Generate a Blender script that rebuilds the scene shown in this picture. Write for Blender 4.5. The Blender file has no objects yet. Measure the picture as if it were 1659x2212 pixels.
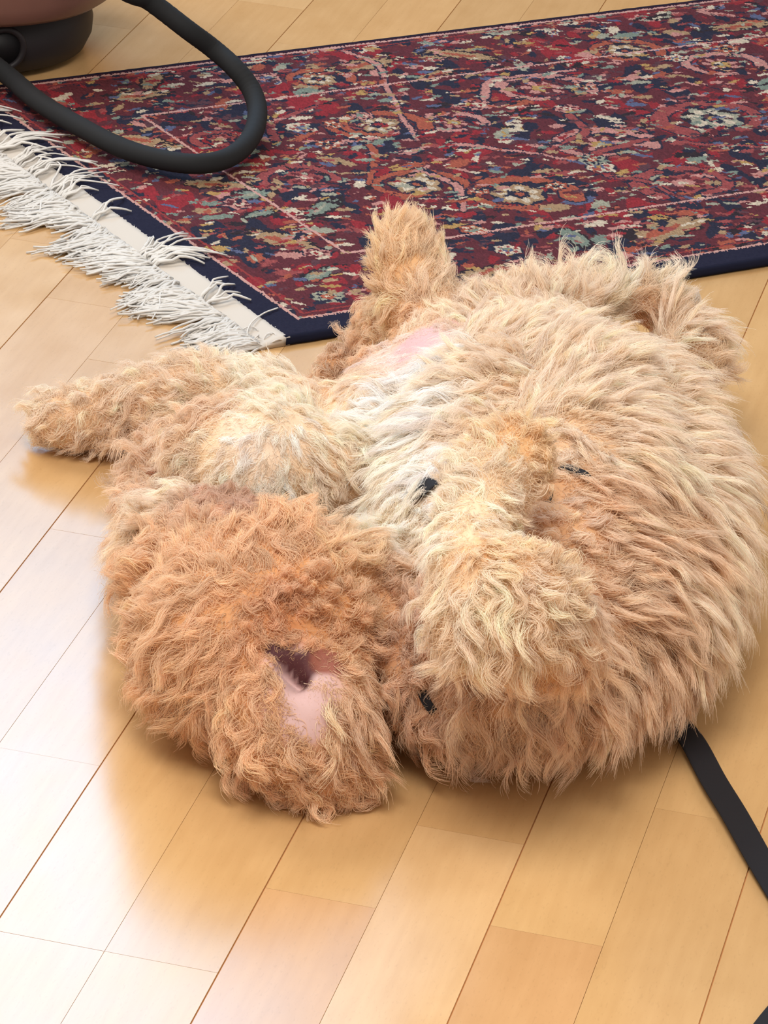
import bpy, bmesh, math
import numpy as np
from mathutils import Vector, Matrix
from mathutils.bvhtree import BVHTree

rng = np.random.default_rng(7)
scene = bpy.context.scene
C = scene.collection

# ------------------------------------------------------------------ camera
F, PITCH, ROLL, YAW_P, YAW_R = 8490.0, .43374, .07945, 1.3672, .58096
H = 1.6
W_, H_ = 1659.0, 2212.0
cp, sp, cr, sr = math.cos(PITCH), math.sin(PITCH), math.cos(ROLL), math.sin(ROLL)
FWD = np.array([0, cp, -sp]); _r = np.array([1.0, 0, 0]); _u = np.cross(_r, FWD)
CX = cr * _r + sr * _u          # camera right
CU = -(-sr * _r + cr * _u) * -1  # camera up
CAM = np.array([0, 0, H])


def at(x, y, z=0.0):
    """world point of height z that the photograph shows at pixel x, y"""
    d = FWD + CX * ((x - W_ / 2) / F) - CU * ((y - H_ / 2) / F)
    return CAM + d * ((z - H) / d[2])


def proj(p):
    q = np.asarray(p) - CAM
    z = q @ FWD
    return W_ / 2 + F * (q @ CX) / z, H_ / 2 - F * (q @ CU) / z


cam_d = bpy.data.cameras.new('camera')
cam_d.sensor_fit = 'VERTICAL'
cam_d.sensor_height = 24.0
cam_d.lens = F / H_ * 24.0
cam_d.clip_start = .05
cam = bpy.data.objects.new('camera', cam_d)
C.objects.link(cam)
cam.matrix_world = Matrix(((CX[0], CU[0], -FWD[0], CAM[0]), (CX[1], CU[1], -FWD[1], CAM[1]),
                           (CX[2], CU[2], -FWD[2], CAM[2]), (0, 0, 0, 1)))
scene.camera = cam

# ------------------------------------------------------------------ world, light, exposure
scene.view_settings.view_transform = 'Standard'
scene.view_settings.look = 'None'
scene.view_settings.exposure = 0.0
scene.view_settings.gamma = 1.0
scene.view_settings.use_curve_mapping = False
scene.cycles.max_bounces = 12
scene.cycles.diffuse_bounces = 10
world = bpy.data.worlds.new('world')
scene.world = world
world.use_nodes = True
world.node_tree.nodes['Background'].inputs[0].default_value = (1.0, .93, .85, 1)
world.node_tree.nodes['Background'].inputs[1].default_value = .71


def area_light(name, loc, target, sx, sy, power, col):
    l = bpy.data.lights.new(name, 'AREA')
    l.shape = 'RECTANGLE'; l.size = sx; l.size_y = sy; l.energy = power; l.color = col
    o = bpy.data.objects.new(name, l)
    C.objects.link(o)
    o.location = loc
    o.rotation_euler = (Vector(target) - Vector(loc)).to_track_quat('-Z', 'Y').to_euler()
    return o


# daylight of the tall window beyond the rug, mirrored in the lacquered floor at the left
area_light('window_daylight', (-1.16, 7.70, 3.33), (-1.16, 0, 3.33), 2.1, 2.55, 182, (.25, .60, .98))
# added warm fill from above and left of the viewer, no visible lamp
area_light('overhead_fill_light', (-.3, 1.7, 3.0), (0.3, 3.2, 0), 1.4, 1.4, 96, (1.0, .94, .87))
# added light from the back left, gives the puppy directional contrast
area_light('side_fill_light', (-2.1, 5.0, 2.6), (0, 3.7, .1), 1.5, 1.5, 66, (1.0, .97, .96))


# ------------------------------------------------------------------ helpers
def lin(c):
    c = np.asarray(c, float) / 255.0
    return np.where(c <= .04045, c / 12.92, ((c + .055) / 1.055) ** 2.4)


def mat(name, rgb=(200, 200, 200), rough=.6, spec=.5, coat=0.0):
    m = bpy.data.materials.new(name)
    m.use_nodes = True
    b = m.node_tree.nodes['Principled BSDF']
    b.inputs['Base Color'].default_value = (*lin(rgb), 1)
    b.inputs['Roughness'].default_value = rough
    b.inputs['Specular IOR Level'].default_value = spec
    b.inputs['Coat Weight'].default_value = coat
    return m


def link_obj(name, me, m=None, parent=None, kind=None, label=None, cat=None, group=None):
    o = bpy.data.objects.new(name, me)
    C.objects.link(o)
    if m: me.materials.append(m)
    if parent:
        o.parent = parent
    if kind: o['kind'] = kind
    if label: o['label'] = label
    if cat: o['category'] = cat
    if group: o['group'] = group
    return o


def empty(name, loc, label, cat, group=None):
    o = bpy.data.objects.new(name, None)
    C.objects.link(o)
    o.location = loc
    o.empty_display_size = .05
    o['label'] = label; o['category'] = cat
    if group: o['group'] = group
    bpy.context.view_layer.update()
    return o


def mesh_from(name, v, f, smooth=True):
    me = bpy.data.meshes.new(name)
    me.from_pydata([tuple(map(float, p)) for p in v], [], [tuple(map(int, q)) for q in f])
    me.update()
    if smooth:
        me.polygons.foreach_set('use_smooth', [True] * len(me.polygons))
    return me


def rebase(me, origin):
    """move mesh data so that it is expressed relative to origin"""
    me.transform(Matrix.Translation(-Vector(origin)))
    return me


def catmull(P, n):
    P = np.asarray(P, float)
    Q = np.vstack([2 * P[0] - P[1], P, 2 * P[-1] - P[-2]])
    out = []
    for i in range(len(P) - 1):
        p0, p1, p2, p3 = Q[i:i + 4]
        for t in np.linspace(0, 1, n, endpoint=False):
            out.append(.5 * (2 * p1 + (p2 - p0) * t + (2 * p0 - 5 * p1 + 4 * p2 - p3) * t * t + (3 * p1 - p0 - 3 * p2 + p3) * t ** 3))
    out.append(P[-1])
    return np.array(out)


def tube(path, radii, n=10, closed_ends=True, flat=None, up=(0, 0, 1)):
    """verts, faces of a tube along path; flat=(w, t) makes a strap"""
    path = np.asarray(path, float)
    m = len(path)
    radii = np.broadcast_to(np.asarray(radii, float), (m,)) if np.ndim(radii) < 2 else radii
    T = np.gradient(path, axis=0)
    T /= np.linalg.norm(T, axis=1)[:, None] + 1e-12
    up = np.asarray(up, float)
    V = []
    S = np.cross(T[0], up)
    if np.linalg.norm(S) < 1e-3: S = np.cross(T[0], (1, 0, 0))
    for i in range(m):
        if i:
            S = S - T[i] * (S @ T[i])
        else:
            S = S - T[i] * (S @ T[i])
        S /= np.linalg.norm(S)
        N = np.cross(S, T[i])
        for k in range(n):
            a = 2 * math.pi * k / n
            V.append(path[i] + radii[i] * (math.cos(a) * S + math.sin(a) * N))
    Fc = []
    for i in range(m - 1):
        for k in range(n):
            a, b = i * n + k, i * n + (k + 1) % n
            Fc.append((a, b, b + n, a + n))
    if closed_ends:
        Fc.append(tuple(range(n - 1, -1, -1)))
        Fc.append(tuple((m - 1) * n + k for k in range(n)))
    return V, Fc


def strap(path, normals, w, t):
    path = np.asarray(path, float); normals = np.asarray(normals, float)
    T = np.gradient(path, axis=0)
    T /= np.linalg.norm(T, axis=1)[:, None]
    V, Fc = [], []
    for p, n, d in zip(path, normals, T):
        n = n - d * (n @ d); n /= np.linalg.norm(n)
        s = np.cross(d, n)
        for a, b in ((-1, -.6), (-.9, -1), (.9, -1), (1, -.6), (1, .6), (.9, 1), (-.9, 1), (-1, .6)):
            V.append(p + s * a * w / 2 + n * b * t / 2)
    m = len(path)
    for i in range(m - 1):
        for k in range(8):
            a, b = i * 8 + k, i * 8 + (k + 1) % 8
            Fc.append((a, b, b + 8, a + 8))
    Fc.append(tuple(range(7, -1, -1))); Fc.append(tuple((m - 1) * 8 + k for k in range(8)))
    return V, Fc


def lathe(profile, n=64):
    V, Fc = [], []
    m = len(profile)
    for k in range(n):
        a = 2 * math.pi * k / n
        for r, z in profile:
            V.append((r * math.cos(a), r * math.sin(a), z))
    for k in range(n):
        k2 = (k + 1) % n
        for i in range(m - 1):
            Fc.append((k * m + i, k2 * m + i, k2 * m + i + 1, k * m + i + 1))
    return V, Fc


# ------------------------------------------------------------------ floor: beech parquet
PD = np.array([math.cos(YAW_P), math.sin(YAW_P), 0])     # along the planks
PN = np.array([-math.sin(YAW_P), math.cos(YAW_P), 0])    # across, growing to the left
SW = .11445 * H / 2                                       # one strip
V0 = .15886 * H                                           # a plank joint seen right of the leash


def floor_uv(x, y):
    p = at(x, y)
    return p @ PD, (p @ PN - V0) / SW


def floor_material():
    m = bpy.data.materials.new('beech_parquet')
    m.use_nodes = True
    nt = m.node_tree; N = nt.nodes; L = nt.links
    b = N['Principled BSDF']
    tc = N.new('ShaderNodeTexCoord')
    oi = N.new('ShaderNodeObjectInfo')
    mp = N.new('ShaderNodeMapping'); mp.inputs['Scale'].default_value = (5, 60, 5)
    add = N.new('ShaderNodeVectorMath'); add.operation = 'ADD'
    mul = N.new('ShaderNodeVectorMath'); mul.operation = 'SCALE'; mul.inputs['Scale'].default_value = 37.0
    L.new(oi.outputs['Random'], mul.inputs[0])
    L.new(tc.outputs['Object'], add.inputs[0]); L.new(mul.outputs[0], add.inputs[1])
    L.new(add.outputs[0], mp.inputs['Vector'])
    n1 = N.new('ShaderNodeTexNoise'); n1.inputs['Scale'].default_value = 2.2; n1.inputs['Detail'].default_value = 6
    L.new(mp.outputs[0], n1.inputs['Vector'])
    mp2 = N.new('ShaderNodeMapping'); mp2.inputs['Scale'].default_value = (7, 12, 7)
    L.new(add.outputs[0], mp2.inputs['Vector'])
    n2 = N.new('ShaderNodeTexNoise'); n2.inputs['Scale'].default_value = 1.6; n2.inputs['Detail'].default_value = 3
    L.new(mp2.outputs[0], n2.inputs['Vector'])
    # medullary flecks of beech
    mp3 = N.new('ShaderNodeMapping'); mp3.inputs['Scale'].default_value = (160, 520, 100)
    L.new(add.outputs[0], mp3.inputs['Vector'])
    n3 = N.new('ShaderNodeTexNoise'); n3.inputs['Scale'].default_value = 1.0; n3.inputs['Detail'].default_value = 2
    L.new(mp3.outputs[0], n3.inputs['Vector'])
    r = N.new('ShaderNodeValToRGB')
    r.color_ramp.elements[0].position = .28; r.color_ramp.elements[0].color = (*lin((182, 143, 95)), 1)
    r.color_ramp.elements[1].position = .75; r.color_ramp.elements[1].color = (*lin((197, 159, 110)), 1)
    mx = N.new('ShaderNodeMix'); mx.data_type = 'FLOAT'; mx.inputs['Factor'].default_value = .6
    L.new(n1.outputs['Fac'], mx.inputs[2]); L.new(n2.outputs['Fac'], mx.inputs[3])
    L.new(mx.outputs[0], r.inputs[0])
    fl = N.new('ShaderNodeMapRange'); fl.inputs[1].default_value = .60; fl.inputs[2].default_value = .72
    fl.inputs[3].default_value = 1.0; fl.inputs[4].default_value = .93
    L.new(n3.outputs['Fac'], fl.inputs[0])
    m1 = N.new('ShaderNodeMix'); m1.data_type = 'RGBA'; m1.blend_type = 'MULTIPLY'; m1.inputs['Factor'].default_value = 1
    L.new(r.outputs[0], m1.inputs[6]); L.new(oi.outputs['Color'], m1.inputs[7])
    m2 = N.new('ShaderNodeMix'); m2.data_type = 'RGBA'; m2.blend_type = 'MULTIPLY'; m2.inputs['Factor'].default_value = 1
    L.new(m1.outputs[2], m2.inputs[6]); L.new(fl.outputs[0], m2.inputs[7])
    L.new(m2.outputs[2], b.inputs['Base Color'])
    rr = N.new('ShaderNodeMapRange'); rr.inputs[3].default_value = .20; rr.inputs[4].default_value = .30
    L.new(n2.outputs['Fac'], rr.inputs[0]); L.new(rr.outputs[0], b.inputs['Roughness'])
    b.inputs['Specular IOR Level'].default_value = .5
    return m


floor_m = floor_material()
gap_m = mat('floor_gap', (184, 128, 80), .8, .2)
fv = [(-3, .5, -.0017), (3.5, .5, -.0017), (3.5, 9, -.0017), (-3, 9, -.0017)]
floor = link_obj('floor', mesh_from('floor', fv, [(0, 1, 2, 3)], False), gap_m, kind='structure')
floor['label'] = 'pale beech parquet floor of broad two-strip boards'


# far wall of the room with the tall window whose daylight the floor mirrors (the window lies beyond the frame)
wall_m = mat('wall_plaster', (168, 132, 98), .9, .2)
WX0, WX1, WZ0, WZ1, WY = -2.21, -.11, 2.055, 4.605, 7.66
V, Fc = [], []
for x0, x1, z0, z1 in ((-4, WX0, 0, 5), (WX1, 4.5, 0, 5), (WX0, WX1, 0, WZ0), (WX0, WX1, WZ1, 5)):
    o_ = len(V)
    V += [(x, y, z) for y in (WY - .12, WY) for x, z in ((x0, z0), (x1, z0), (x1, z1), (x0, z1))]
    Fc += [tuple(q + o_ for q in f) for f in ((0, 1, 2, 3), (7, 6, 5, 4), (0, 4, 5, 1), (1, 5, 6, 2), (2, 6, 7, 3), (3, 7, 4, 0))]
link_obj('wall_back', mesh_from('wall_back', V, Fc, False), wall_m, kind='structure')


def plank(u0, u1, v0, v1, tone):
    g = .00012
    e = .00016      # small bevel on the edges
    zt = float(rng.uniform(-.00015, 0))
    a, b, c, d = u0 + g, u1 - g, v0, v1
    V = []
    for (uu, vv, z) in ((a, c, -.0016), (b, c, -.0016), (b, d, -.0016), (a, d, -.0016),
                        (a, c, -.0008 + zt), (b, c, -.0008 + zt), (b, d, -.0008 + zt), (a, d, -.0008 + zt),
                        (a + e * .6, c + e, zt), (b - e * .6, c + e, zt), (b - e * .6, d - e, zt), (a + e * .6, d - e, zt)):
        V.append((uu - (a + b) / 2, vv - (c + d) / 2, z))
    Fc = [(0, 3, 2, 1), (8, 9, 10, 11)]
    for s in (0, 4):
        for k in range(4):
            Fc.append((s + k, s + (k + 1) % 4, s + 4 + (k + 1) % 4, s + 4 + k))
    me = mesh_from('plank', V, Fc, False)
    o = link_obj('plank', me, floor_m, floor)
    q = PD * (a + b) / 2 + PN * (c + d) / 2
    o.location = (q[0], q[1], 0)
    o.rotation_euler = (0, 0, YAW_P)
    o.color = (*tone, 1)
    return o


# joints read off the photograph: strip number -> positions along the planks
known = {}
def joint(x, y, *strips):
    u, _ = floor_uv(x, y)
    for s in strips: known.setdefault(s, []).append(u)
joint(232, 2056, 4, 5)
joint(640, 1930, 3)
joint(1015, 1803, 2)
joint(1150, 2016, 1)
joint(180, 1154, 7)
joint(100, 1633, 6, 7)
joint(560, 86, 9)
light_strips = {}
TONES = [(1, 1, 1), (.97, .955, .94), (1.02, 1.0, .98), (.985, .97, .94), (1.03, 1.04, 1.05), (.96, .96, .97)]
for s in range(-16, 26):
    ks = sorted(known.get(s, []))
    if not ks: ks = [float(rng.uniform(2.4, 3.2))]
    us = [ks[0]]
    while us[0] > 1.4: us.insert(0, us[0] - float(rng.uniform(.46, .56)))
    for k in ks[1:]: us.append(k)
    while us[-1] < 6.3: us.append(us[-1] + float(rng.uniform(.46, .56)))
    # 0.4 mm joint at the board edges, tighter inside a board
    g0 = .0005 if s % 2 == 0 else .00005
    g1 = .0005 if s % 2 == 1 else .00005
    for i in range(len(us) - 1):
        t = TONES[int(rng.integers(len(TONES)))]
        mid = (us[i] + us[i + 1]) / 2
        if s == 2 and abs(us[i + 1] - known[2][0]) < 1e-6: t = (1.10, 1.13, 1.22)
        if s == 1 and abs(us[i + 1] - known[1][0]) < 1e-6: t = (1.0, .95, .98)
        if s == 3 and abs(us[i + 1] - known[3][0]) < 1e-6: t = (.99, .94, .98)
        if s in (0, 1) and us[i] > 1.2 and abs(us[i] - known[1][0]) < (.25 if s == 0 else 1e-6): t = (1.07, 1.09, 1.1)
        plank(us[i], us[i + 1], V0 + s * SW + g0, V0 + (s + 1) * SW - g1, t)

# ------------------------------------------------------------------ rug
RX = np.array([math.cos(YAW_R), math.sin(YAW_R), 0])     # along the front edge, to the right
RY = np.array([-math.sin(YAW_R), math.cos(YAW_R), 0])    # away from the viewer
RT = .011                                                 # rug thickness
corner = at(618, 726, RT)                                # near left corner, top of pile
ro = np.array([corner[0], corner[1], 0])


def rug_uv(x, y, z=RT):
    p = at(x, y, z) - ro
    return p @ RX, p @ RY


RUG_W = rug_uv(700, 98)[1]
RUG_L = 1.75


def rug_paint():
    """pile colours on a grid: returns colours (ny, nx, 3) for the rug top"""
    du, dv = .0015, .0028
    nx, ny = int(RUG_L / du), int(RUG_W / dv)
    U, V = np.meshgrid((np.arange(nx) + .5) * du, (np.arange(ny) + .5) * dv)
    g = np.random.default_rng(11)
    red, wine, navy, pink = (146, 46, 54), (98, 46, 54), (44, 44, 62), (192, 136, 128)
    cream, tan, rust, blue = (206, 190, 168), (168, 138, 106), (166, 88, 70), (92, 98, 128)
    green, gold, rose, black = (126, 138, 126), (178, 142, 88), (152, 76, 76), (50, 40, 46)
    sage, plum = (158, 156, 138), (92, 60, 68)
    I = np.zeros((ny, nx, 3)); I[:] = wine

    def warp(amp, sc, seed):
        r = np.random.default_rng(seed)
        out = np.zeros_like(U)
        for _ in range(7):
            k = r.normal(size=2) * sc
            out += np.sin(U * k[0] + V * k[1] + r.uniform(0, 6.28))
        return out * amp / 2.6

    wa, wb = warp(.006, 60, 1), warp(.006, 60, 2)
    n1 = warp(1, 45, 3)
    I[n1 > .55] = navy
    I[(n1 < -.75)] = red

    def blob(u, v, a, b, ang, col, jag=0.0, nj=9, edge=None):
        R = max(a, b) * 1.4
        i0, i1 = max(0, int((v - R) / dv)), min(ny, int((v + R) / dv) + 2)
        j0, j1 = max(0, int((u - R) / du)), min(nx, int((u + R) / du) + 2)
        if i0 >= i1 or j0 >= j1: return
        x = U[i0:i1, j0:j1] - u; y = V[i0:i1, j0:j1] - v
        c, s = math.cos(ang), math.sin(ang)
        X, Y = (x * c + y * s) / a, (-x * s + y * c) / b
        r = np.hypot(X, Y); th = np.arctan2(Y, X)
        lim = 1 + jag * np.abs(((th * nj / math.pi) % 2) - 1) - jag / 2
        sub = I[i0:i1, j0:j1]
        if edge is not None:
            sub[r < lim * 1.0 + .004 / min(a, b)] = edge
        sub[r < lim] = col

    def vine(pts, w, col, edge=None):
        P = catmull([(*p, 0) for p in pts], 24)[:, :2]
        for wd, cc in (((w + .003), edge), (w, col)):
            if cc is None: continue
            for k, p in enumerate(P):
                ww = wd * (1 - .5 * k / len(P))
                blob(p[0], p[1], ww, ww, 0, cc)

    small = [red, rose, pink, cream, tan, rust, blue, green, gold, navy, sage, black, wine, plum]
    pr = np.array([5, 5, 6, 6, 6, 5, 4, 4, 3.5, 9, 4, 5, 9, 6.0]); pr /= pr.sum()

    def scatter(n, lo, hi):
        for _ in range(n):
            a = g.uniform(lo, hi)
            blob(g.uniform(0, RUG_L), g.uniform(0, RUG_W), a * 1.5, a * g.uniform(.35, .8), g.normal() * .5,
                 small[g.choice(len(small), p=pr)], .25)
    scatter(1100, .006, .016)

    def rosette(u, v, R, cols, lobes=8):
        blob(u, v, R * 1.15, R * 1.05, 0, navy)
        blob(u, v, R, R * .95, 0, cols[0], .3, lobes)
        for k in range(lobes):
            a = 2 * math.pi * k / lobes
            blob(u + R * .62 * math.cos(a), v + R * .62 * math.sin(a), R * .24, R * .17, a, cols[1])
        blob(u, v, R * .42, R * .4, 0, cols[2], .3, 6)
        blob(u, v, R * .18, R * .18, 0, cols[3])

    def leaf(u, v, L, ang, cols):
        blob(u, v, L, L * .36, ang, cols[0], .34, 12, edge=black)
        blob(u - .1 * L * math.cos(ang), v - .1 * L * math.sin(ang), L * .6, L * .12, ang + .05, cols[1])

    def pix(x, y): return rug_uv(x, y)

    def paisley(u, v, R, flip, cols):
        pts = [(u + flip * R * math.cos(t) * (1 - t * .05), v + R * .8 * math.sin(t) * (1 - t * .05)) for t in np.linspace(-.6, 4.6, 14)]
        vine(pts, R * .17, cols[0], cols[1])
        rosette(u, v, R * .5, cols[2:], 7)

    # the border between the two pink lines, then the field
    for x, y, R, k in ((655, 385, .040, 0), (980, 265, .035, 1), (1170, 190, .05, 1), (1540, 255, .06, 2),
                       (1480, 395, .05, 0), (1120, 420, .055, 3), (820, 270, .045, 3), (1300, 310, .05, 1), (900, 400, .045, 3),
                       (1560, 140, .045, 1), (480, 300, .03, 0), (1350, 110, .04, 3), (690, 170, .035, 3)):
        u, v = pix(x, y)
        cols = [(rose, wine, pink, cream), (wine, pink, gold, sage), (sage, cream, navy, gold), (tan, cream, navy, rust)][k]
        paisley(u, v, R * 1.25, 1 if k % 2 else -1, [(rose, pink, rose, rust)[k], navy, *cols])
    for x, y, L, a, k in ((300, 300, .045, -.9, 0), (300, 205, .04, -.1, 0), (615, 520, .045, -1.1, 0), (1440, 495, .06, .25, 0),
                          (780, 140, .05, .1, 0), (1240, 515, .03, 1.5, 1), (700, 450, .035, .6, 1), (330, 175, .03, .8, 0),
                          (470, 400, .04, -.5, 0), (1600, 55, .05, 0, 0), (540, 420, .03, 0, 1), (1000, 120, .04, -.7, 0),
                          (560, 460, .022, .2, 1), (690, 590, .03, .3, 1), (1050, 590, .035, .1, 0), (940, 160, .03, .3, 0)):
        u, v = pix(x, y)
        leaf(u, v, L * .95, a, ((tan, rust), (green, sage))[k])
    for x0, y0, x1, y1 in ((700, 275, 800, 400), (905, 370, 1000, 455), (1230, 250, 1180, 330), (1040, 210, 1240, 150),
                           (600, 300, 680, 230), (1320, 380, 1500, 440), (860, 330, 1240, 345), (560, 60, 900, 300), (1290, 330, 1659, 320)):
        a = np.array(pix(x0, y0)); b = np.array(pix(x1, y1)); n = np.array([-(b - a)[1], (b - a)[0]])
        vine([a, a * .66 + b * .34 + n * .18, a * .34 + b * .66 + n * .1, b], .006, (rose, rust, pink)[int(x0) % 3], navy)
    for _ in range(46):
        u, v = g.uniform(0, RUG_L), g.uniform(.02, RUG_W - .02)
        rosette(u, v, g.uniform(.012, .02), [[cream, rose, blue, gold], [pink, wine, cream, red], [sage, navy, rust, cream], [rust, cream, navy, gold]][int(g.integers(4))], 6)
    # scattered small blossoms and stems over everything
    for _ in range(6000):
        a = g.uniform(.0020, .0056)
        blob(g.uniform(0, RUG_L), g.uniform(0, RUG_W), a * 2.0, a * g.uniform(.5, 1.0), g.normal() * .45,
             small[g.choice(len(small), p=pr)], .3, 5)
    # warp the finished field a little so that nothing stays a clean ellipse
    jj = np.clip(((U + wa * .5) / du).astype(int), 0, nx - 1); ii = np.clip(((V + wb * .5) / dv).astype(int), 0, ny - 1)
    I = I[ii, jj]
    I = I * (1 + g.normal(size=(ny, nx, 1)) * .06)
    # guard lines and navy edge
    mx = .035; inner = .150
    jag = (g.random((ny, nx)) - .5) * .0015
    Uj, Vj = U + jag, V + jag
    lp = (206, 158, 148)
    frame = np.minimum(Uj - mx, np.minimum(Vj - mx, RUG_W - .010 - Vj))
    I[np.abs(frame - inner) < .0019] = lp
    I[(frame < .016) & (frame > .0125)] = lp if False else (150, 60, 60)
    I[frame < .0] = (34, 34, 56)
    I[(frame >= 0) & (frame < .0042)] = lp
    I[(RUG_W - V) < .010] = (52, 22, 40)
    return np.clip(I, 0, 255), du, dv, nx, ny


col, du, dv, nx, ny = rug_paint()
gx, gy = np.meshgrid(np.arange(nx + 1) * du, np.arange(ny + 1) * dv)
gg = np.random.default_rng(5)
zz = RT + gg.normal(size=gx.shape) * .00035
edge_d = np.minimum(np.minimum(gx, gy), gy.max() - gy)
zz -= np.clip(.004 - edge_d, 0, 1) ** 2 * 130
verts = np.stack([gx, gy, zz], -1).reshape(-1, 3)
idx = np.arange((nx + 1) * (ny + 1)).reshape(ny + 1, nx + 1)
faces = np.stack([idx[:-1, :-1], idx[:-1, 1:], idx[1:, 1:], idx[1:, :-1]], -1).reshape(-1, 4)
me = bpy.data.meshes.new('pile')
me.vertices.add(len(verts)); me.vertices.foreach_set('co', verts.ravel())
me.loops.add(faces.size); me.loops.foreach_set('vertex_index', faces.ravel().astype(np.int32))
me.polygons.add(len(faces)); me.polygons.foreach_set('loop_start', np.arange(0, faces.size, 4, dtype=np.int32))
me.update(); me.validate()
ca = me.color_attributes.new('pile_color', 'FLOAT_COLOR', 'CORNER')
cl = lin(col.reshape(-1, 3))
cl = np.repeat(np.c_[cl, np.ones(len(cl))], 4, axis=0)
ca.data.foreach_set('color', cl.ravel().astype(np.float32))
rug_m = mat('wool_pile', rough=.95, spec=.15)
nt = rug_m.node_tree
a = nt.nodes.new('ShaderNodeAttribute'); a.attribute_name = 'pile_color'
hs = nt.nodes.new('ShaderNodeHueSaturation'); hs.inputs['Saturation'].default_value = 1.0; hs.inputs['Value'].default_value = .76
nt.links.new(a.outputs['Color'], hs.inputs['Color']); nt.links.new(hs.outputs[0], nt.nodes['Principled BSDF'].inputs['Base Color'])
bn = nt.nodes.new('ShaderNodeTexNoise'); bn.inputs['Scale'].default_value = 700
bp = nt.nodes.new('ShaderNodeBump'); bp.inputs['Strength'].default_value = .5; bp.inputs['Distance'].default_value = .001
nt.links.new(bn.outputs['Fac'], bp.inputs['Height']); nt.links.new(bp.outputs[0], nt.nodes['Principled BSDF'].inputs['Normal'])

rug = empty('oriental_rug', ro, 'red and navy oriental rug with white fringe lying on the parquet behind the puppy', 'rug')
rug.rotation_euler = (0, 0, YAW_R)
pile = link_obj('pile', me, rug_m, rug)
navy_m = mat('navy_binding', (34, 36, 58), .95, .1)
nn = nt = navy_m.node_tree
bn = nt.nodes.new('ShaderNodeTexNoise'); bn.inputs['Scale'].default_value = 500
bp = nt.nodes.new('ShaderNodeBump'); bp.inputs['Strength'].default_value = .9; bp.inputs['Distance'].default_value = .0015
nt.links.new(bn.outputs['Fac'], bp.inputs['Height']); nt.links.new(bp.outputs[0], nt.nodes['Principled BSDF'].inputs['Normal'])
# overcast side bindings: rounded cord along front and back edge
for (v, nm) in ((.0015, 'front'), (RUG_W - .0015, 'back')):
    pts = [(u, v + float(rng.normal() * .0003), .0056) for u in np.linspace(-.001, RUG_L, 160)]
    V, Fc = tube(pts, .0055, 10)
    V = [(p[0], p[1], p[2]) for p in V]
    link_obj('binding', mesh_from('binding', V, Fc), navy_m, rug)
V = [(x, y, z) for z in (.0005, RT - .001) for x, y in ((.0, .0), (RUG_L, 0), (RUG_L, RUG_W), (0, RUG_W))]
Fc = [(3, 2, 1, 0), (0, 1, 5, 4), (1, 2, 6, 5), (2, 3, 7, 6), (3, 0, 4, 7)]
link_obj('backing', mesh_from('backing', V, Fc, False), navy_m, rug)
# white flat-woven end with its fringe
cot = mat('white_cotton', (224, 220, 214), .9, .2)
nt = cot.node_tree
bn = nt.nodes.new('ShaderNodeTexNoise'); bn.inputs['Scale'].default_value = 260
bp = nt.nodes.new('ShaderNodeBump'); bp.inputs['Strength'].default_value = .6; bp.inputs['Distance'].default_value = .001
nt.links.new(bn.outputs['Fac'], bp.inputs['Height']); nt.links.new(bp.outputs[0], nt.nodes['Principled BSDF'].inputs['Normal'])
V, Fc = [], []
nk = 90
KW = .037
for i in range(nk + 1):
    v = -.002 + (RUG_W) * i / nk
    wob = .0015 * math.sin(i * .9) + .001 * math.sin(i * 2.3)
    for u, z in ((.004, .0105), (-.004, .0098), (-KW * .55 + wob, .0058), (-KW + wob, .0026), (-KW + wob, .0006), (.004, .0008)):
        V.append((u, v, z))
for i in range(nk):
    for k in range(6):
        a, b = i * 6 + k, i * 6 + (k + 1) % 6
        Fc.append((a, b, b + 6, a + 6))
Fc += [tuple(range(5, -1, -1)), tuple(nk * 6 + k for k in range(6))]
link_obj('woven_end', mesh_from('woven_end', V, Fc), mat('woven_cotton', (188, 180, 170), .95, .1), rug)
# tassels: each a small bundle of wavy strands tied at the woven end
fr = np.random.default_rng(21)
NT = 170
for i in range(NT):
    v0 = RUG_W * (i + .5) / NT
    s = v0 / RUG_W
    lean = .30 * math.sin(i * .21) + .22 * math.sin(i * .53 + 1) + .12 * fr.normal() - .05
    Lt = .068 * (1 + .25 * math.sin(i * .4) + .15 * fr.normal())
    if (fr.random() < .04 and s > .12) or (.29 < s < .33) or s > .55 and fr.random() < .35: Lt *= .9; flip = True
    else: flip = False
    V, Fc = [], []
    for k in range(8):
        a = math.pi + lean + fr.normal() * .10
        if flip and k < 3: a = fr.uniform(-.6, .6) + (0 if fr.random() < .5 else .3)
        L = Lt * fr.uniform(.75, 1.15)
        bend = fr.normal() * .28 + lean * .4
        p = np.array([-KW * fr.uniform(.75, .95), v0 + fr.normal() * .0015, .002 + .0006 * k])
        pts = [p]
        n = 8
        ph = fr.uniform(0, 6.28)
        for j in range(1, n + 1):
            t = j / n
            ang = a + bend * (t - .3) + .45 * math.sin(t * 9 + ph) * .5
            p = p + np.array([math.cos(ang), math.sin(ang), 0]) * L / n
            zb = .0015 + .0009 * k + .004 * math.sin(math.pi * min(1, t * 1.2)) * fr.uniform(.3, 1)
            if p[0] > -KW: zb = max(zb, .0085 + .006 * math.sin(math.pi * t) + (.0045 if p[0] > -.01 else 0))
            p = np.array([p[0], p[1], zb])
            pts.append(p)
        r = np.linspace(.0018, .0010, len(pts)) * fr.uniform(.8, 1.3)
        a_, b_ = tube(pts, r, 4)
        o_ = len(V)
        V += a_; Fc += [tuple(q + o_ for q in f) for f in b_]
    link_obj('tassel', mesh_from('tassel', V, Fc), cot, rug)
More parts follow.
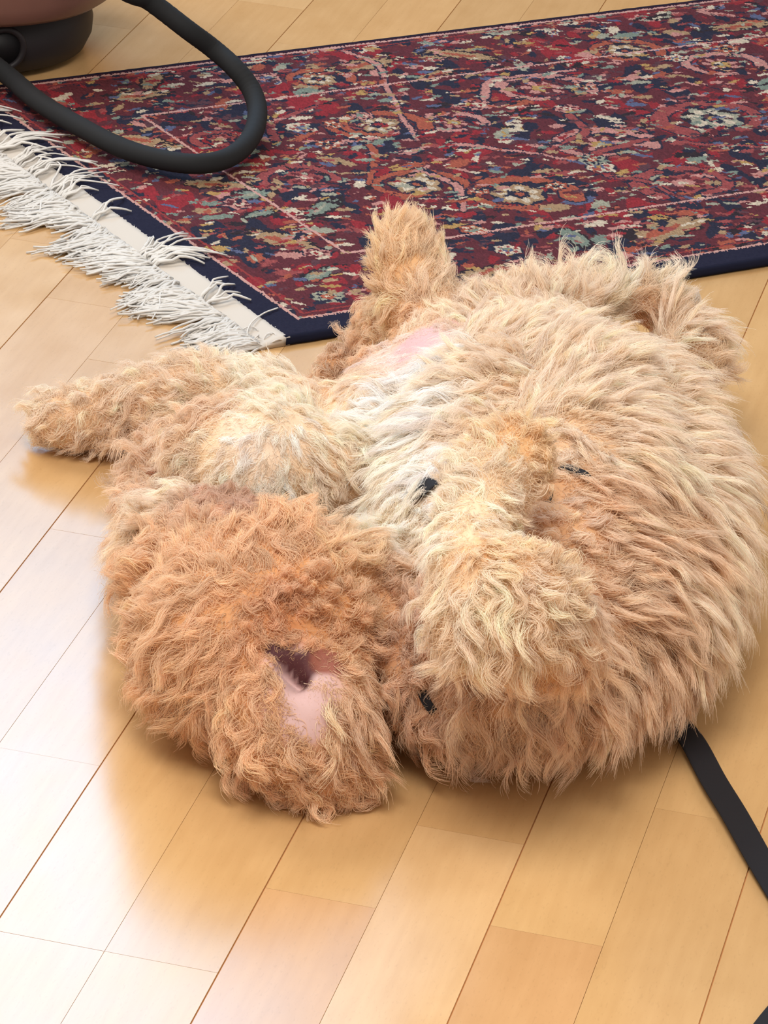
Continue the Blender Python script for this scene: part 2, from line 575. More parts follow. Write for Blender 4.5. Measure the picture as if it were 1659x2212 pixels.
# loose loops of thread at the near corner
for cx, cy, R, ph in ((-.030, .030, .012, 0), (-.034, .022, .010, 1.5), (-.022, .012, .013, 2.5), (-.012, .006, .009, 4)):
    pts = [(cx + R * math.cos(t + ph) * 1.2, cy + R * math.sin(t + ph), .006 + .004 * math.sin(t * 2)) for t in np.linspace(0, 5.6, 26)]
    V, Fc = tube(pts, .0008, 6)
    link_obj('loose_thread', mesh_from('loose_thread', V, Fc), cot, rug)
p0 = rug_uv(600, 668); p1 = rug_uv(540, 702)
pts = catmull([(*p0, .0125), ((p0[0] + p1[0]) / 2, (p0[1] + p1[1]) / 2 + .003, .0135), (*p1, .011), (p1[0] - .012, p1[1] - .02, .006), (p1[0] + .01, p1[1] - .035, .004)], 8)
V, Fc = tube(pts, .0009, 6)
link_obj('loose_thread', mesh_from('loose_thread', V, Fc), cot, rug)

# ------------------------------------------------------------------ vacuum cleaner and hose
vc = at(-75, 92)
vac = empty('vacuum_cleaner', (vc[0], vc[1], 0), 'round canister vacuum cleaner with black base and dull brown lid at the top left edge', 'vacuum cleaner')
blk = mat('black_plastic', (34, 30, 33), .55, .3)
brn = mat('brown_lid', (122, 86, 76), .42, .5, .1)
rub = mat('black_hose', (28, 29, 31), .8, .25)
BR = .160
V, Fc = lathe([(0, .004), (BR * .86, .004), (BR * .95, .010), (BR, .028), (BR * 1.005, .045), (BR * .98, .062), (BR * .94, .070), (BR * .92, .090), (0, .090)], 96)
link_obj('base', mesh_from('base', V, Fc), blk, vac)
V, Fc = lathe([(0, .076), (.150, .076), (.178, .079), (.187, .086), (.193, .104), (.203, .150), (.206, .20), (.19, .27), (.14, .33), (.06, .36), (0, .362)], 96)
link_obj('lid', mesh_from('lid', V, Fc), brn, vac)
# raised rim around the lid and the socket of the hose with its ring
V, Fc = tube([(.206 * math.cos(t), .206 * math.sin(t), .178) for t in np.linspace(0, 2 * math.pi, 97)], .005, 8)
link_obj('trim_ring', mesh_from('trim_ring', V, Fc), mat('lid_trim', (170, 150, 140), .3, .6), vac)
sock = at(36, 132, .05) - np.array([vc[0], vc[1], 0])
sd = np.array([sock[0], sock[1], 0]); sd /= np.linalg.norm(sd)
sc0 = sd * BR * .97 + np.array([0, 0, .047])
ringv, ringf = [], []
s_side = np.cross(sd, (0, 0, 1))
pts = [sc0 + sd * .012 + .025 * (math.cos(t) * s_side + math.sin(t) * np.array([0, 0, 1])) for t in np.linspace(0, 2 * math.pi, 49)]
V, Fc = tube(pts, .0042, 8, False)
link_obj('socket_ring', mesh_from('socket_ring', V, Fc), blk, vac)
V, Fc = tube([sc0 - sd * .02, sc0 + sd * .012], .0245, 32)
link_obj('socket', mesh_from('socket', V, Fc), mat('socket_black', (16, 15, 18), .6, .3), vac)
for k in range(3):
    a = -1.2 + k * 2.09
    q = np.array([math.cos(a), math.sin(a), 0]) * BR * .62
    V, Fc = tube([q + (0, -.008, .0125), q + (0, .008, .0125)], .012, 20)
    link_obj('wheel', mesh_from('wheel', V, Fc), blk, vac)

HR = .0120
hp = []
for x, y, z in ((-190, 60, .11), (-90, 95, .08), (-30, 128, .052), (25, 170, .034), (80, 217, .0320), (152, 262, .0320), (253, 315, .0320), (340, 343, .0320), (425, 354, .0320), (492, 341, .029),
                (538, 303, .033), (556, 250, .042), (545, 198, .058), (510, 150, .078), (460, 105, .095), (405, 64, .12), (325, 3, .15), (230, -60, .19), (120, -110, .24)):
    hp.append(at(x, y, z))
hp[-1] = np.array([vc[0] + .05, vc[1] - .17, .34]); hp.append(np.array([vc[0] + .02, vc[1] - .10, .365]))
hp = catmull(hp, 14)
rad = []
s = 0
for i in range(len(hp)):
    if i: s += np.linalg.norm(hp[i] - hp[i - 1])
    rad.append(HR * (1 + .018 * math.sin(s * 900)))
V, Fc = tube(hp, rad, 20)
ho = Vector(hp[60])
ho.z = 0
hose = link_obj('vacuum_hose', rebase(mesh_from('vacuum_hose', V, Fc), ho), rub,
                label='black flexible vacuum hose curving in a loop over the rug', cat='hose')
hose.location = ho

# ------------------------------------------------------------------ the puppy: body
# (pixel x, pixel y, height, radius) chains; every chain is a tapering limb or a run of the trunk
def S(x, y, z, r): return (*at(x, y, z), r)


chains = [
    # trunk: neck, back curling to the right, rump, belly
    [S(880, 1370, .06, .045), S(1020, 1440, .088, .080), S(1160, 1430, .095, .092), S(1305, 1345, .096, .093), S(1370, 1190, .098, .094), S(1350, 1020, .10, .094), S(1310, 905, .096, .080)],
    [S(990, 1275, .10, .074), S(1000, 1160, .115, .088), S(1060, 1010, .125, .10), S(1110, 890, .12, .092), S(1140, 805, .11, .070)],
    [S(1160, 1300, .12, .10), S(1220, 1130, .13, .11), S(1230, 960, .125, .102), S(1210, 835, .115, .072)],
    [S(940, 960, .10, .075), S(960, 820, .11, .065), S(1000, 740, .11, .055)],
    [S(860, 1090, .085, .06), S(820, 960, .09, .065), S(850, 850, .09, .05)],
    # near hind leg raised
    [S(960, 740, .115, .048), S(915, 670, .14, .040), S(888, 600, .165, .035), S(875, 545, .185, .033), S(872, 530, .19, .031)],
    # far hind leg bent round
    [S(1020, 730, .12, .045), S(1140, 685, .130, .037), S(1280, 652, .13, .031), S(1395, 650, .12, .027), S(1465, 695, .105, .027), S(1480, 780, .09, .035)],
    # left foreleg: shoulder, elbow, forearm, paw
    [S(800, 1060, .10, .055), S(680, 1030, .12, .050), S(560, 1005, .130, .062), S(470, 985, .125, .050)],
    [S(560, 960, .115, .046), S(640, 900, .10, .036), S(560, 860, .09, .034), S(420, 855, .08, .040), S(290, 885, .046, .037), S(190, 905, .034, .033), S(130, 915, .028, .030)],
    [S(640, 900, .10, .036), S(740, 900, .09, .035)],
    # right foreleg folded over the chest
    [S(1160, 1370, .18, .05), S(1095, 1325, .215, .060), S(1020, 1230, .235, .036), S(1020, 1130, .25, .031), S(1060, 1045, .262, .036), S(1105, 985, .27, .034)],
    # head, cheek, muzzle turned back under the foreleg
    [S(530, 1385, .096, .090), S(600, 1350, .10, .092), S(720, 1335, .095, .076), S(840, 1330, .065, .048)],
    [S(460, 1370, .082, .074), S(460, 1440, .072, .064)],
    [S(360, 985, .065, .026), S(325, 1050, .06, .022), S(325, 1120, .062, .024), S(355, 1190, .085, .034), S(400, 1250, .09, .05)],
    [S(880, 700, .09, .04), S(820, 715, .06, .026), S(790, 735, .045, .020)],
    [S(560, 1260, .13, .07), S(500, 1180, .125, .045), S(440, 1130, .115, .033), S(400, 1110, .105, .026)],
    # ear root and folded back ear leather resting on the floor
    [S(640, 1530, .075, .066), S(670, 1610, .048, .044), S(690, 1670, .030, .026)],
    [S(600, 1650, .030, .026), S(680, 1690, .024, .022), S(760, 1660, .030, .024)],
    # tail lying on the floor
    [S(900, 760, .05, .03), S(820, 770, .03, .018), S(740, 785, .022, .014), S(700, 800, .02, .012)],
]
bm = bmesh.new()


def add_ball(p, r):
    bmesh.ops.create_icosphere(bm, subdivisions=2, radius=r, matrix=Matrix.Translation(Vector(p)))


for ch in chains:
    for a, b in zip(ch[:-1], ch[1:]):
        a, b = np.array(a), np.array(b)
        n = max(2, int(np.linalg.norm(a[:3] - b[:3]) / (min(a[3], b[3]) * .22)))
        for k in range(n + 1):
            q = a + (b - a) * k / n
            z = max(q[2], q[3] * .92 + .004)
            add_ball((q[0], q[1], z), q[3])
raw = bpy.data.meshes.new('dog_raw')
bm.to_mesh(raw); bm.free()
tmp = bpy.data.objects.new('tmp', raw); C.objects.link(tmp)
md = tmp.modifiers.new('r', 'REMESH'); md.mode = 'VOXEL'; md.voxel_size = .0045
md2 = tmp.modifiers.new('s', 'SMOOTH'); md2.factor = .6; md2.iterations = 12
dg = bpy.context.evaluated_depsgraph_get()
dog_me = bpy.data.meshes.new_from_object(tmp.evaluated_get(dg))
bpy.data.objects.remove(tmp)
dog_me.name = 'dog'
nv = len(dog_me.vertices)
co = np.empty(nv * 3); dog_me.vertices.foreach_get('co', co); co = co.reshape(-1, 3)
_b0 = BVHTree.FromPolygons([Vector(v) for v in co], [tuple(p.vertices) for p in dog_me.polygons])


def _ray(x, y):
    d = FWD + CX * ((x - W_ / 2) / F) - CU * ((y - H_ / 2) / F)
    loc, nor, _, _ = _b0.ray_cast(Vector(CAM), Vector(d).normalized())
    if loc is None:
        loc, nor, _, _ = _b0.find_nearest(Vector(at(x, y, .1)))
    return np.array(loc), np.array(nor)


# the hollow of the turned out ear with its canal, and the hollow inside the bent hind leg
vn0 = np.empty(nv * 3); dog_me.vertices.foreach_get('normal', vn0); vn0 = vn0.reshape(-1, 3)
push = np.zeros(nv)
for x, y, rad_, dep in ((655, 1500, .036, .012), (600, 1420, .010, .010), (622, 1432, .011, .016), (645, 1455, .012, .020), (700, 1425, .012, .008), (1365, 735, .032, .026), (335, 1035, .014, .014), (300, 1160, .016, .018), (830, 690, .010, .008), (870, 1400, .024, .018), (910, 1510, .020, .018), (840, 1290, .020, .010), (1195, 1060, .014, .010), (1200, 1140, .014, .010), (1240, 1215, .014, .008), (1180, 1460, .020, .010), (1060, 1465, .016, .008), (480, 1100, .020, .016), (430, 1095, .016, .010), (535, 1112, .016, .010), (800, 1250, .020, .010)):
    c0, _ = _ray(x, y)
    push += dep * np.exp(-((co - c0) ** 2).sum(1) / rad_ ** 2)
co -= vn0 * push[:, None]
co[:, 2] = np.maximum(co[:, 2], .003)
dog_me.vertices.foreach_set('co', co.ravel()); dog_me.update()
dog_me.polygons.foreach_set('use_smooth', [True] * len(dog_me.polygons))
bvh = BVHTree.FromPolygons([Vector(v) for v in co], [tuple(p.vertices) for p in dog_me.polygons])
skin_m = mat('puppy_skin', (214, 160, 128), .7, .3)
_a = skin_m.node_tree.nodes.new('ShaderNodeAttribute'); _a.attribute_name = 'skin_color'
skin_m.node_tree.links.new(_a.outputs['Color'], skin_m.node_tree.nodes['Principled BSDF'].inputs['Base Color'])
dog = link_obj('puppy', dog_me, skin_m, label='fluffy apricot puppy rolling on its back on the parquet floor', cat='dog')
DOG_ONLY = False


def hit(x, y):
    """surface point and normal that the photograph's pixel shows"""
    d = FWD + CX * ((x - W_ / 2) / F) - CU * ((y - H_ / 2) / F)
    d /= np.linalg.norm(d)
    loc, nor, _, _ = bvh.ray_cast(Vector(CAM), Vector(d))
    if loc is None:
        loc, nor, _, _ = bvh.find_nearest(Vector(at(x, y, .06)))
    nor = np.array(nor)
    return np.array(loc), nor



# ------------------------------------------------------------------ the puppy: coat
# combing guide: pixel x, y, screen direction of the hair, length in mm, coat colour, lift off the skin, curl
CRM, APR, GOLD, RUST, PALE, WHT, PNK, TAN, SHADE = ((236, 202, 166), (224, 166, 114), (234, 190, 138), (188, 112, 66),
                                             (246, 224, 194), (250, 238, 230), (240, 208, 198), (222, 176, 134), (176, 122, 92))  # last tone paints the shade of head valley and foreleg crease into the hair
G = [
    # belly and chest
    (930, 730, -1, .4, 9, PNK, .2, 0), (1000, 690, -.4, -.3, 14, CRM, .5, .1), (880, 780, -1, .2, 14, PNK, .2, 0),
    (760, 830, -1, .3, 16, CRM, .3, .1), (900, 840, -1, .15, 38, WHT, .3, .05), (860, 930, -1, .3, 40, PALE, .3, .05), (960, 880, -1, .25, 36, WHT, .35, .05),
    (1080, 800, -.7, .5, 34, CRM, .5, .2), (1100, 700, .2, -.6, 30, CRM, .5, .1), (1060, 900, -.5, .6, 36, CRM, .5, .3),
    (860, 1010, -1, .35, 36, PALE, .25, .05), (940, 1000, -.9, .5, 26, WHT, .2, .1),
    (1180, 870, .3, -.7, 38, CRM, .6, .3), (1230, 780, .5, -.6, 38, CRM, .6, .2), (1200, 960, .6, .5, 26, CRM, .3, .3), (1195, 1060, .8, .3, 18, TAN, .2, .5), (1205, 1140, .8, .5, 20, TAN, .2, .8), (1130, 1480, .1, 1, 26, TAN, .2, .4), (1000, 1460, -.1, 1, 26, TAN, .2, .4), (1240, 1440, .4, 1, 28, TAN, .25, .4), (870, 1400, .3, 1, 18, SHADE, .25, .8), (905, 1500, .2, 1, 20, SHADE, .25, .6), (830, 1270, .4, .6, 20, SHADE, .4, 1.1),
    # flank and back, combed outward and down
    (1350, 850, 1, -.25, 38, CRM, .45, .15), (1480, 850, 1, -.15, 42, CRM, .4, .15), (1400, 960, 1, .1, 46, CRM, .4, .15), (1530, 980, 1, .1, 46, CRM, .4, .1),
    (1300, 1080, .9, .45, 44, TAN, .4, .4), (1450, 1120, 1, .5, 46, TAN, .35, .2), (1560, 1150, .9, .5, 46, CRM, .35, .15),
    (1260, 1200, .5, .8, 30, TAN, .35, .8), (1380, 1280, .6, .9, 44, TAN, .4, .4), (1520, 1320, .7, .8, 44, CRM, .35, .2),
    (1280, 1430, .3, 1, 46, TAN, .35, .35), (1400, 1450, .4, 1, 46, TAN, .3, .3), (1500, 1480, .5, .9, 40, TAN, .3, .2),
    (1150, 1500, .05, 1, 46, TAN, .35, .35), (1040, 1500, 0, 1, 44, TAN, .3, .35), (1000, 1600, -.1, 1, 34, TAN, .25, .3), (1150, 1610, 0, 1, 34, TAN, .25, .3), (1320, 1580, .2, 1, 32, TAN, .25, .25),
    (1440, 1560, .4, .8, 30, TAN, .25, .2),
    # hind legs and rump
    (870, 540, -.1, -1, 22, GOLD, .45, .1), (850, 600, .25, -1, 24, GOLD, .4, .15), (910, 620, .3, -1, 26, CRM, .45, .1), (960, 690, .5, -.8, 22, CRM, .4, .1), (820, 660, -.4, .2, 26, GOLD, .4, .8),
    (870, 700, -.6, .4, 20, APR, .3, .7),
    (1080, 640, .1, -1, 28, CRM, .5, .2), (1200, 620, .1, -1, 36, CRM, .5, .15), (1330, 610, .3, -1, 38, PALE, .5, .15), (1430, 620, .4, -1, 40, PALE, .5, .15),
    (1500, 700, 1, -.4, 38, CRM, .45, .15), (1380, 680, .4, .5, 22, APR, .4, .2), (1370, 740, .2, .8, 18, RUST, .3, .1), (1510, 780, 1, -.1, 40, CRM, .45, .15), (1300, 700, -.5, .7, 26, CRM, .4, .2),
    # left foreleg
    (140, 910, -.8, .5, 22, CRM, .35, .5), (220, 880, -.8, .4, 26, CRM, .4, .7), (300, 840, -.7, -.2, 24, CRM, .4, .4), (300, 910, -.5, .9, 26, TAN, .35, .5), (400, 820, -.9, -.25, 26, CRM, .4, .3),
    (420, 900, -.7, .7, 28, TAN, .4, .7), (520, 830, -.9, -.3, 24, PALE, .4, .3), (640, 860, -.9, -.1, 20, PALE, .35, .2), (600, 900, -.9, .3, 20, PALE, .35, .2),
    (450, 980, -.6, .5, 16, PALE, .2, .1), (540, 960, -.5, .4, 15, WHT, .18, .1), (500, 1040, -.3, .9, 16, PALE, .2, .1), (560, 1010, -.2, .9, 15, WHT, .18, .1), (610, 950, .2, .4, 15, WHT, .18, .1), (400, 1000, -.8, .5, 16, PALE, .2, .2), (650, 1060, .3, 1, 18, PALE, .25, .3), (430, 1095, -.2, .9, 20, SHADE, .3, .9), (500, 1115, .1, .8, 18, SHADE, .3, .9), (620, 1000, .4, .9, 22, PALE, .3, .2), (680, 1030, .5, .8, 30, CRM, .4, .5), (700, 940, .7, .3, 20, PALE, .3, .1),
    (390, 1000, -.9, .6, 34, TAN, .5, 1), (740, 880, .4, -.2, 16, PALE, .25, .1),
    # head
    (300, 1200, -.4, -.5, 30, APR, .5, .5), (420, 1150, -.3, -.8, 28, APR, .5, .7), (480, 1200, .3, -.7, 28, APR, .4, .3), (400, 1260, -.6, -.5, 32, APR, .4, .2),
    (560, 1180, .2, -.9, 26, APR, .4, .3), (660, 1160, .6, -.7, 36, APR, .5, .5), (760, 1180, .8, -.5, 36, GOLD, .4, .5), (860, 1160, 1, -.4, 36, PALE, .4, .3), (900, 1230, .9, .1, 34, GOLD, .4, .3),
    (300, 1330, -1, -.1, 28, APR, .24, .15), (400, 1360, -1, .1, 36, APR, .24, .2), (520, 1300, -.9, -.1, 32, APR, .24, .3), (290, 1440, -1, .25, 27, APR, .24, .15), (400, 1470, -.9, .5, 38, APR, .24, .2),
    (480, 1420, -1, .3, 34, APR, .24, .2), (330, 1540, -.7, .7, 30, APR, .3, .2), (440, 1570, -.4, 1, 36, APR, .24, .4), (600, 1340, -.5, -.5, 24, RUST, .5, 1), (680, 1330, .2, -.5, 24, APR, .5, 1.2),
    (760, 1340, .6, .6, 28, APR, .5, 1), (800, 1290, .5, -.4, 28, GOLD, .5, 1.2), (860, 1330, .3, .8, 26, TAN, .4, .9),
    (540, 1450, -.6, .8, 30, APR, .24, .3), (560, 1550, -.3, 1, 34, APR, .24, .4), (800, 1480, .5, 1, 44, APR, .24, .35), (860, 1560, .5, 1, 44, APR, .24, .3), (760, 1420, .4, .9, 30, APR, .4, .6), (880, 1450, .3, 1, 34, TAN, .3, .6),
    # ear
    (700, 1520, .5, .9, 34, TAN, .2, .2), (760, 1580, .6, .9, 34, TAN, .25, .3), (660, 1620, .1, 1, 30, APR, .3, .7), (580, 1640, -.1, 1, 30, APR, .35, 1), (740, 1680, .3, 1, 30, APR, .3, .6), (800, 1640, .6, .8, 34, APR, .3, .4), (660, 1710, 0, 1, 26, APR, .3, .7),
    # right foreleg
    (1110, 960, -.2, -.9, 26, GOLD, .5, 1.3), (1080, 1010, -.6, -.3, 26, PALE, .4, .6), (1010, 1060, -.35, -1, 22, PALE, .35, .15), (975, 1150, -.3, 1, 22, PALE, .3, .1), (1040, 1120, .1, 1, 20, PALE, .35, .4),
    (1110, 1080, .5, .5, 16, CRM, .4, .9), (1030, 1200, .5, .9, 26, GOLD, .3, .15), (1000, 1280, -.1, .8, 28, PALE, .3, .2), (960, 1340, -.8, .4, 32, CRM, .4, .3), (1080, 1320, -.2, 1, 32, CRM, .35, .25), (1160, 1280, .3, .9, 28, CRM, .35, .8),
    (1190, 1350, .4, .9, 30, CRM, .35, .3), (1080, 1400, .0, 1, 30, CRM, .35, .25), (1160, 1200, .3, .4, 24, GOLD, .5, 1.3),
    (740, 800, -1, .1, 24, TAN, .4, .9),
    (330, 1165, -.3, -.2, 30, APR, .4, .5), (380, 1130, -.2, -.6, 28, TAN, .4, .7), (230, 1100, -.6, .7, 30, TAN, .4, .6),
    (930, 1110, .4, .3, 22, WHT, .4, .3), (890, 1165, .6, .2, 26, WHT, .4, .3), (925, 1200, .6, .5, 26, PALE, .4, .3),
    (330, 1000, -.5, .9, 38, TAN, .5, .9), (280, 1060, -.4, .9, 38, TAN, .5, .9), (270, 1120, -.3, 1, 34, APR, .45, .5), (330, 1110, .3, 1, 40, CRM, .5, .4), (300, 1190, .2, 1, 34, APR, .4, .4),
    (800, 720, -.8, .6, 24, APR, .4, .8), (840, 680, -.7, .5, 26, GOLD, .5, .7),
    (630, 1365, .5, .6, 20, RUST, .4, .9), (700, 1385, .6, .9, 24, APR, .4, .9), (580, 1400, -.2, 1, 20, APR, .4, .5),
]
gp, gd, gl, gc, gli, gcu = [], [], [], [], [], []
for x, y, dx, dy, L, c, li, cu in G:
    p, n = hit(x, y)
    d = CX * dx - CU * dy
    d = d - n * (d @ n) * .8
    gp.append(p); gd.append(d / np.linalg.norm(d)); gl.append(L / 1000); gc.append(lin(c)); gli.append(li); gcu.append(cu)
gp, gd, gl, gc, gli, gcu = map(np.array, (gp, gd, gl, gc, gli, gcu))

# bare or nearly bare spots: pixel x, y, radius in m, remaining length
BARE = [(645, 1495, .025, .04), (650, 1540, .018, .10), (640, 1440, .019, .04), (605, 1412, .011, .04), (700, 1440, .016, .05), (925, 735, .03, .35),
        (905, 1066, .012, .3), (932, 1048, .010, .3), (1240, 1022, .009, .5), (1178, 1085, .012, .4), (925, 1515, .010, .5), (1365, 735, .02, .45), (335, 1035, .012, .3), (305, 1165, .014, .25), (1180, 1050, .010, .3),
        (1195, 1060, .009, .6), (1200, 1140, .009, .6), (1180, 1460, .012, .7), (870, 1400, .018, .5), (905, 1500, .016, .5), (480, 1105, .012, .4)]
bare = [(hit(x, y)[0], r, k) for x, y, r, k in BARE]

dog_me.calc_loop_triangles()
tri = np.empty(len(dog_me.loop_triangles) * 3, np.int32)
dog_me.loop_triangles.foreach_get('vertices', tri); tri = tri.reshape(-1, 3)
vn = np.empty(nv * 3); dog_me.vertices.foreach_get('normal', vn); vn = vn.reshape(-1, 3)
ta = .5 * np.linalg.norm(np.cross(co[tri[:, 1]] - co[tri[:, 0]], co[tri[:, 2]] - co[tri[:, 0]]), axis=1)
tn = vn[tri].mean(1); tc_ = co[tri].mean(1)
vis = -(tn @ FWD)
wgt = ta * np.where(vis > -.25, 1.0, .45) * np.where((tn[:, 2] < -.6) | (tc_[:, 2] < .006), .12, 1.0)


def sample_roots(n, r):
    t = r.choice(len(tri), n, p=wgt / wgt.sum())
    a, b = r.random(n), r.random(n)
    f = a + b > 1
    a[f], b[f] = 1 - a[f], 1 - b[f]
    w = np.c_[1 - a - b, a, b]
    P = (co[tri[t]] * w[:, :, None]).sum(1)
    N_ = (vn[tri[t]] * w[:, :, None]).sum(1)
    return P, N_ / np.linalg.norm(N_, axis=1)[:, None]


def field(P, N_, sig=.017):
    d2 = ((P[:, None, :] - gp[None]) ** 2).sum(-1)
    d2 = d2 - d2.min(1, keepdims=True)
    w = np.exp(-d2 / (2 * sig ** 2))
    w /= w.sum(1, keepdims=True)
    D = w @ gd
    # away from all guides hair falls outward and down
    D = D - N_ * (D * N_).sum(1, keepdims=True)
    D /= np.linalg.norm(D, axis=1)[:, None] + 1e-9
    L = w @ gl
    for c, r, k in bare:
        q = np.exp(-(((P - c) ** 2).sum(1) / r ** 2) ** 2)
        L = L * (1 - q * (1 - k))
    return D, L, w @ gc, w @ gli, w @ gcu


# colour of the skin: that of the coat above it, pink where the hair is thin, dark in the ear canal
sk = np.empty((nv, 3))
for i0 in range(0, nv, 20000):
    sk[i0:i0 + 20000] = field(co[i0:i0 + 20000], vn[i0:i0 + 20000])[2] ** .8 * np.array([.74, .64, .54])


def tint(pts, colr):
    global sk
    for x, y, r_ in pts:
        q = np.clip(1.6 * np.exp(-(((co - hit(x, y)[0]) ** 2).sum(1) / r_ ** 2) ** 2), 0, 1)[:, None]
        sk = sk * (1 - q) + lin(colr) * q


tint(((650, 1500, .034), (650, 1545, .026), (625, 1450, .022)), (196, 164, 162))
tint(((920, 735, .035), (980, 700, .02), (880, 760, .02)), (200, 160, 158))
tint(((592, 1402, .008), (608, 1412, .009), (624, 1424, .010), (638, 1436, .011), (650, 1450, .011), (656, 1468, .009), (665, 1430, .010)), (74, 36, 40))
tint(((700, 1428, .012), (735, 1434, .012), (765, 1442, .011)), (140, 84, 70))  # shadow under the overhanging ear fur, painted on the skin
tint(((1365, 740, .02), (335, 1035, .012), (305, 1165, .014)), (160, 88, 46))  # shade of the leg hollows put into the skin colour
_sc = dog_me.color_attributes.new('skin_color', 'FLOAT_COLOR', 'POINT')
_sc.data.foreach_set('color', np.c_[sk, np.ones(nv)].astype(np.float32).ravel())


def sm(t): return t * t * (3 - 2 * t)


NP = 10


def make_locks(nl, r):
    P, N_ = sample_roots(nl, r)
    D, L, Cc, LI, CU_ = field(P, N_)
    # smooth swirl so that neighbouring locks part and gather
    sw = np.zeros(nl)
    for _ in range(5):
        k = r.normal(size=3) * 38
        sw += np.sin(P @ k + r.uniform(0, 6.28))
    ang = sw * .24 + r.normal(size=nl) * (.17 + .25 * CU_)
    B = np.cross(N_, D)
    D = D * np.cos(ang)[:, None] + B * np.sin(ang)[:, None]
    B = np.cross(N_, D)
    L = L * np.clip(r.normal(1, .2, nl), .55, 1.5)
    LI = np.clip(LI + r.normal(size=nl) * .09, .08, .9)
    t = np.linspace(0, 1, NP)
    K = LI * 1.25                                    # start angle off the skin
    th = K[:, None] * (1 - .75 * t[None]) * math.pi / 2 * .9
    # wave in the lock: bends across and lifts
    ph = r.uniform(0, 6.28, nl)[:, None]
    fr_ = r.uniform(.7, 1.4, nl)[:, None]
    wav = (.45 + 1.25 * CU_)[:, None] * np.sin(ph + 6.0 * fr_ * t[None] * (.6 + .5 * CU_)[:, None])
    wav2 = (.22 + .8 * CU_)[:, None] * np.cos(ph * 1.3 + 5.0 * fr_ * t[None])
    th = th + wav2 * .8
    dirs = (np.cos(th) * np.cos(wav))[..., None] * D[:, None] + (np.cos(th) * np.sin(wav))[..., None] * B[:, None] + np.sin(th)[..., None] * N_[:, None]
    dirs /= np.linalg.norm(dirs, axis=2, keepdims=True)
    dirs[:, :, 2] -= .25 * t[None] ** 2              # weight of the hair
    step = dirs * (L[:, None, None] / (NP - 1))
    path = np.concatenate([np.zeros((nl, 1, 3)), np.cumsum(step[:, 1:], 1)], 1)
    return P, N_, D, B, L, Cc, path


def coat(name, nl, nh, r, spread, clump, wid, stray=.1, parent=dog, kind='stuff', shade=1.0, ls=1.0):
    P, N_, D, B, L, Cc, path = make_locks(nl, r)
    Cc = np.clip(Cc, 0, 1) ** .43 * np.array([1.01, .99, .97]) * shade; path = path * ls
    n = nl * nh
    li = np.repeat(np.arange(nl), nh)
    t = np.linspace(0, 1, NP)
    o1, o2 = r.normal(size=n) * spread, r.normal(size=n) * spread
    off = D[li] * o1[:, None] + B[li] * o2[:, None]
    root = P[li] + off - N_[li] * .0015
    # keep roots on the surface of the body
    rr = (o1 ** 2 + o2 ** 2)
    root -= N_[li] * (rr / .14)[:, None]
    sc = np.clip(r.normal(1, .13, n), .5, 1.4)
    cl = np.where(r.random(n) < stray, r.uniform(-.1, .35, n), clump * r.uniform(.75, 1.1, n))
    X = root[:, None] + path[li] * sc[:, None, None] - off[:, None] * (cl[:, None] * sm(np.clip(t * 1.3, 0, 1))[None])[..., None]
    fz = r.normal(size=(n, 3)) * .0016
    X += fz[:, None] * (t[None, :, None] ** 1.5) + (r.normal(size=(n, 3)) * .0009)[:, None] * np.sin(t * 7 + 1)[None, :, None]
    X[:, :, 2] = np.maximum(X[:, :, 2], .0012 + .002 * r.random((n, 1)))
    rad = wid * r.uniform(.6, 1.3, n)[:, None] * (1 - .78 * t[None] ** 1.6)
    rad = rad * np.clip(L / .012, .12, 1.0)[li][:, None]
    br = (1 + .07 * r.normal(size=nl))[li] * (1 + .07 * r.normal(size=n))
    hue = (.008 * r.normal(size=nl))[li]
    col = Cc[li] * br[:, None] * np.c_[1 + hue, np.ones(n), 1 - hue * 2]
    cu = bpy.data.hair_curves.new(name)
    cu.add_curves([NP] * n)
    cu.attributes['position'].data.foreach_set('vector', X.reshape(-1).astype(np.float32))
    ra = cu.attributes.new('radius', 'FLOAT', 'POINT') if 'radius' not in cu.attributes else cu.attributes['radius']
    ra.data.foreach_set('value', rad.reshape(-1).astype(np.float32))
    at_ = cu.attributes.new('coat_color', 'FLOAT_COLOR', 'CURVE')
    at_.data.foreach_set('color', np.c_[np.clip(col, 0, .95), np.ones(n)].reshape(-1).astype(np.float32))
    cu.update_tag()
    return link_obj(name, cu, hair_m, parent, kind)


hair_m = bpy.data.materials.new('puppy_coat')
hair_m.use_nodes = True
nt = hair_m.node_tree
nt.nodes.remove(nt.nodes['Principled BSDF'])
hb = nt.nodes.new('ShaderNodeBsdfPrincipled')
hb.inputs['Roughness'].default_value = .5
hb.inputs['Specular IOR Level'].default_value = .35
tl = nt.nodes.new('ShaderNodeBsdfTranslucent')
mxs = nt.nodes.new('ShaderNodeMixShader'); mxs.inputs[0].default_value = .45
nt.links.new(hb.outputs[0], mxs.inputs[1]); nt.links.new(tl.outputs[0], mxs.inputs[2])
av = nt.nodes.new('ShaderNodeAttribute'); av.attribute_name = 'coat_color'
hi = nt.nodes.new('ShaderNodeHairInfo')
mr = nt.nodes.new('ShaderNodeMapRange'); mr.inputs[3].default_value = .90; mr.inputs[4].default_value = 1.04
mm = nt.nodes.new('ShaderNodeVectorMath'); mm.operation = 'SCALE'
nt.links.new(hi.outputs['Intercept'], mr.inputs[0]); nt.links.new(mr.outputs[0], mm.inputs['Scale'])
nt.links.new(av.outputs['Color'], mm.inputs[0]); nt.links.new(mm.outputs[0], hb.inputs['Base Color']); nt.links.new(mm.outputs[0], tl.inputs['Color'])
nt.links.new(mxs.outputs[0], nt.nodes['Material Output'].inputs['Surface'])
fr2 = np.random.default_rng(3)
coat('undercoat', 17000, 9, fr2, .0050, .25, .00030, .5, shade=np.array([.90, .86, .79]), ls=.6)  # undercoat darkened: occlusion between the locks is put into its colour
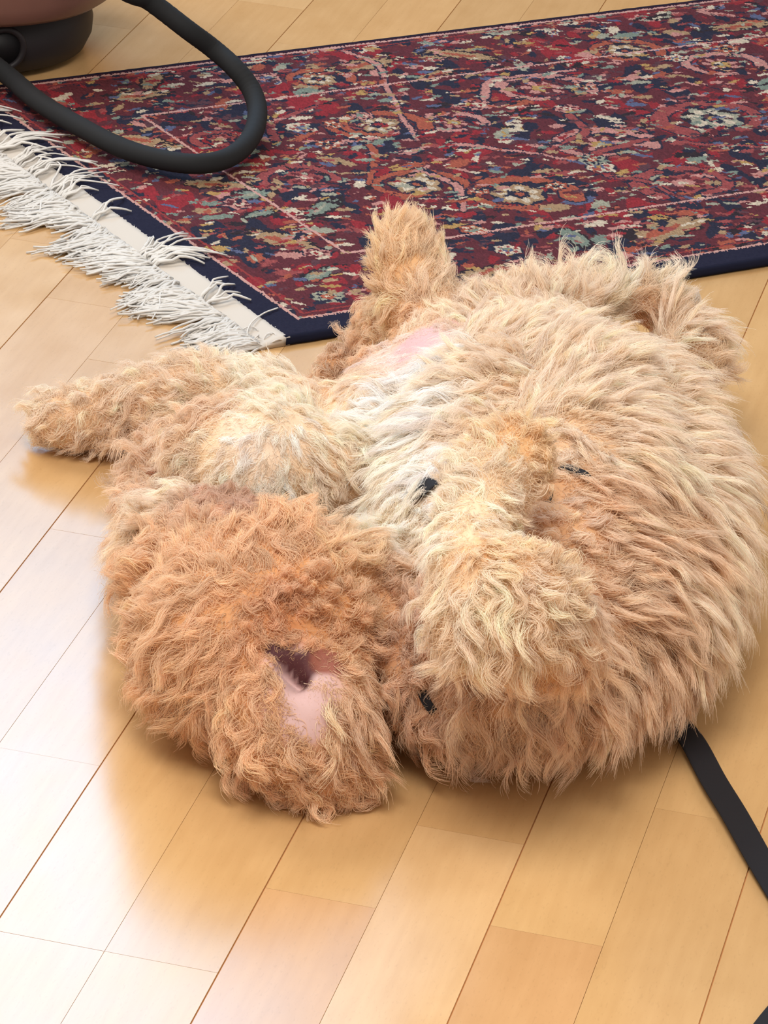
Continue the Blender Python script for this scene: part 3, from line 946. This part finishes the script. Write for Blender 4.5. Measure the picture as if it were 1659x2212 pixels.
coat('fur', 5700, 42, fr2, .0046, .96, .00025, .06, ls=1.03)

# ------------------------------------------------------------------ harness and leash
web = mat('black_webbing', (26, 25, 30), .8, .3)
nt = web.node_tree
bn = nt.nodes.new('ShaderNodeTexWave'); bn.inputs['Scale'].default_value = 300
bp = nt.nodes.new('ShaderNodeBump'); bp.inputs['Strength'].default_value = .3; bp.inputs['Distance'].default_value = .0005
nt.links.new(bn.outputs['Fac'], bp.inputs['Height']); nt.links.new(bp.outputs[0], nt.nodes['Principled BSDF'].inputs['Normal'])


def on_body(pts, off, w, name):
    P, N_ = zip(*[hit(x, y) for x, y in pts])
    offs = np.full(len(pts), off); offs[0] = offs[-1] = -.008
    P = catmull(np.array(P) + np.array(N_) * offs[:, None], 8); N_ = catmull(np.array(N_), 8)
    V, Fc = strap(P, N_, w, .002)
    return link_obj(name, mesh_from(name, V, Fc, False), web, dog, label='black harness strap just showing through the coat')


on_body([(868, 1102), (890, 1084), (915, 1066), (935, 1048), (960, 1028)], .005, .016, 'harness_strap')
on_body([(1190, 1005), (1215, 1014), (1240, 1022), (1265, 1034), (1295, 1052)], .003, .009, 'harness_strap')
on_body([(1188, 1040), (1178, 1075), (1172, 1110)], .003, .009, 'harness_strap')
on_body([(895, 1470), (915, 1500), (935, 1532), (950, 1560)], .002, .008, 'harness_strap')

lp_ = [(1450, 1545, .006), (1496, 1602, .008), (1541, 1685, .010), (1588, 1762, .010), (1641, 1857, .008), (1696, 1950, .005), (1752, 2040, .004),
       (1756, 2100, .005), (1706, 2160, .006), (1650, 2232, .006), (1590, 2330, .004), (1540, 2450, .003)]
P = catmull([at(*q) for q in lp_], 10)
N_ = np.tile([0, 0, 1.0], (len(P), 1)) + np.outer(np.sin(np.linspace(0, 7, len(P))) * .35, [0, -1, 0])
V, Fc = strap(P, N_, .0235, .0022)
lo = Vector(P[30]); lo.z = 0
leash = link_obj('dog_leash', rebase(mesh_from('dog_leash', V, Fc, False), lo), web, label='flat black webbing leash on the parquet, coming out from under the puppy', cat='leash')
leash.location = lo
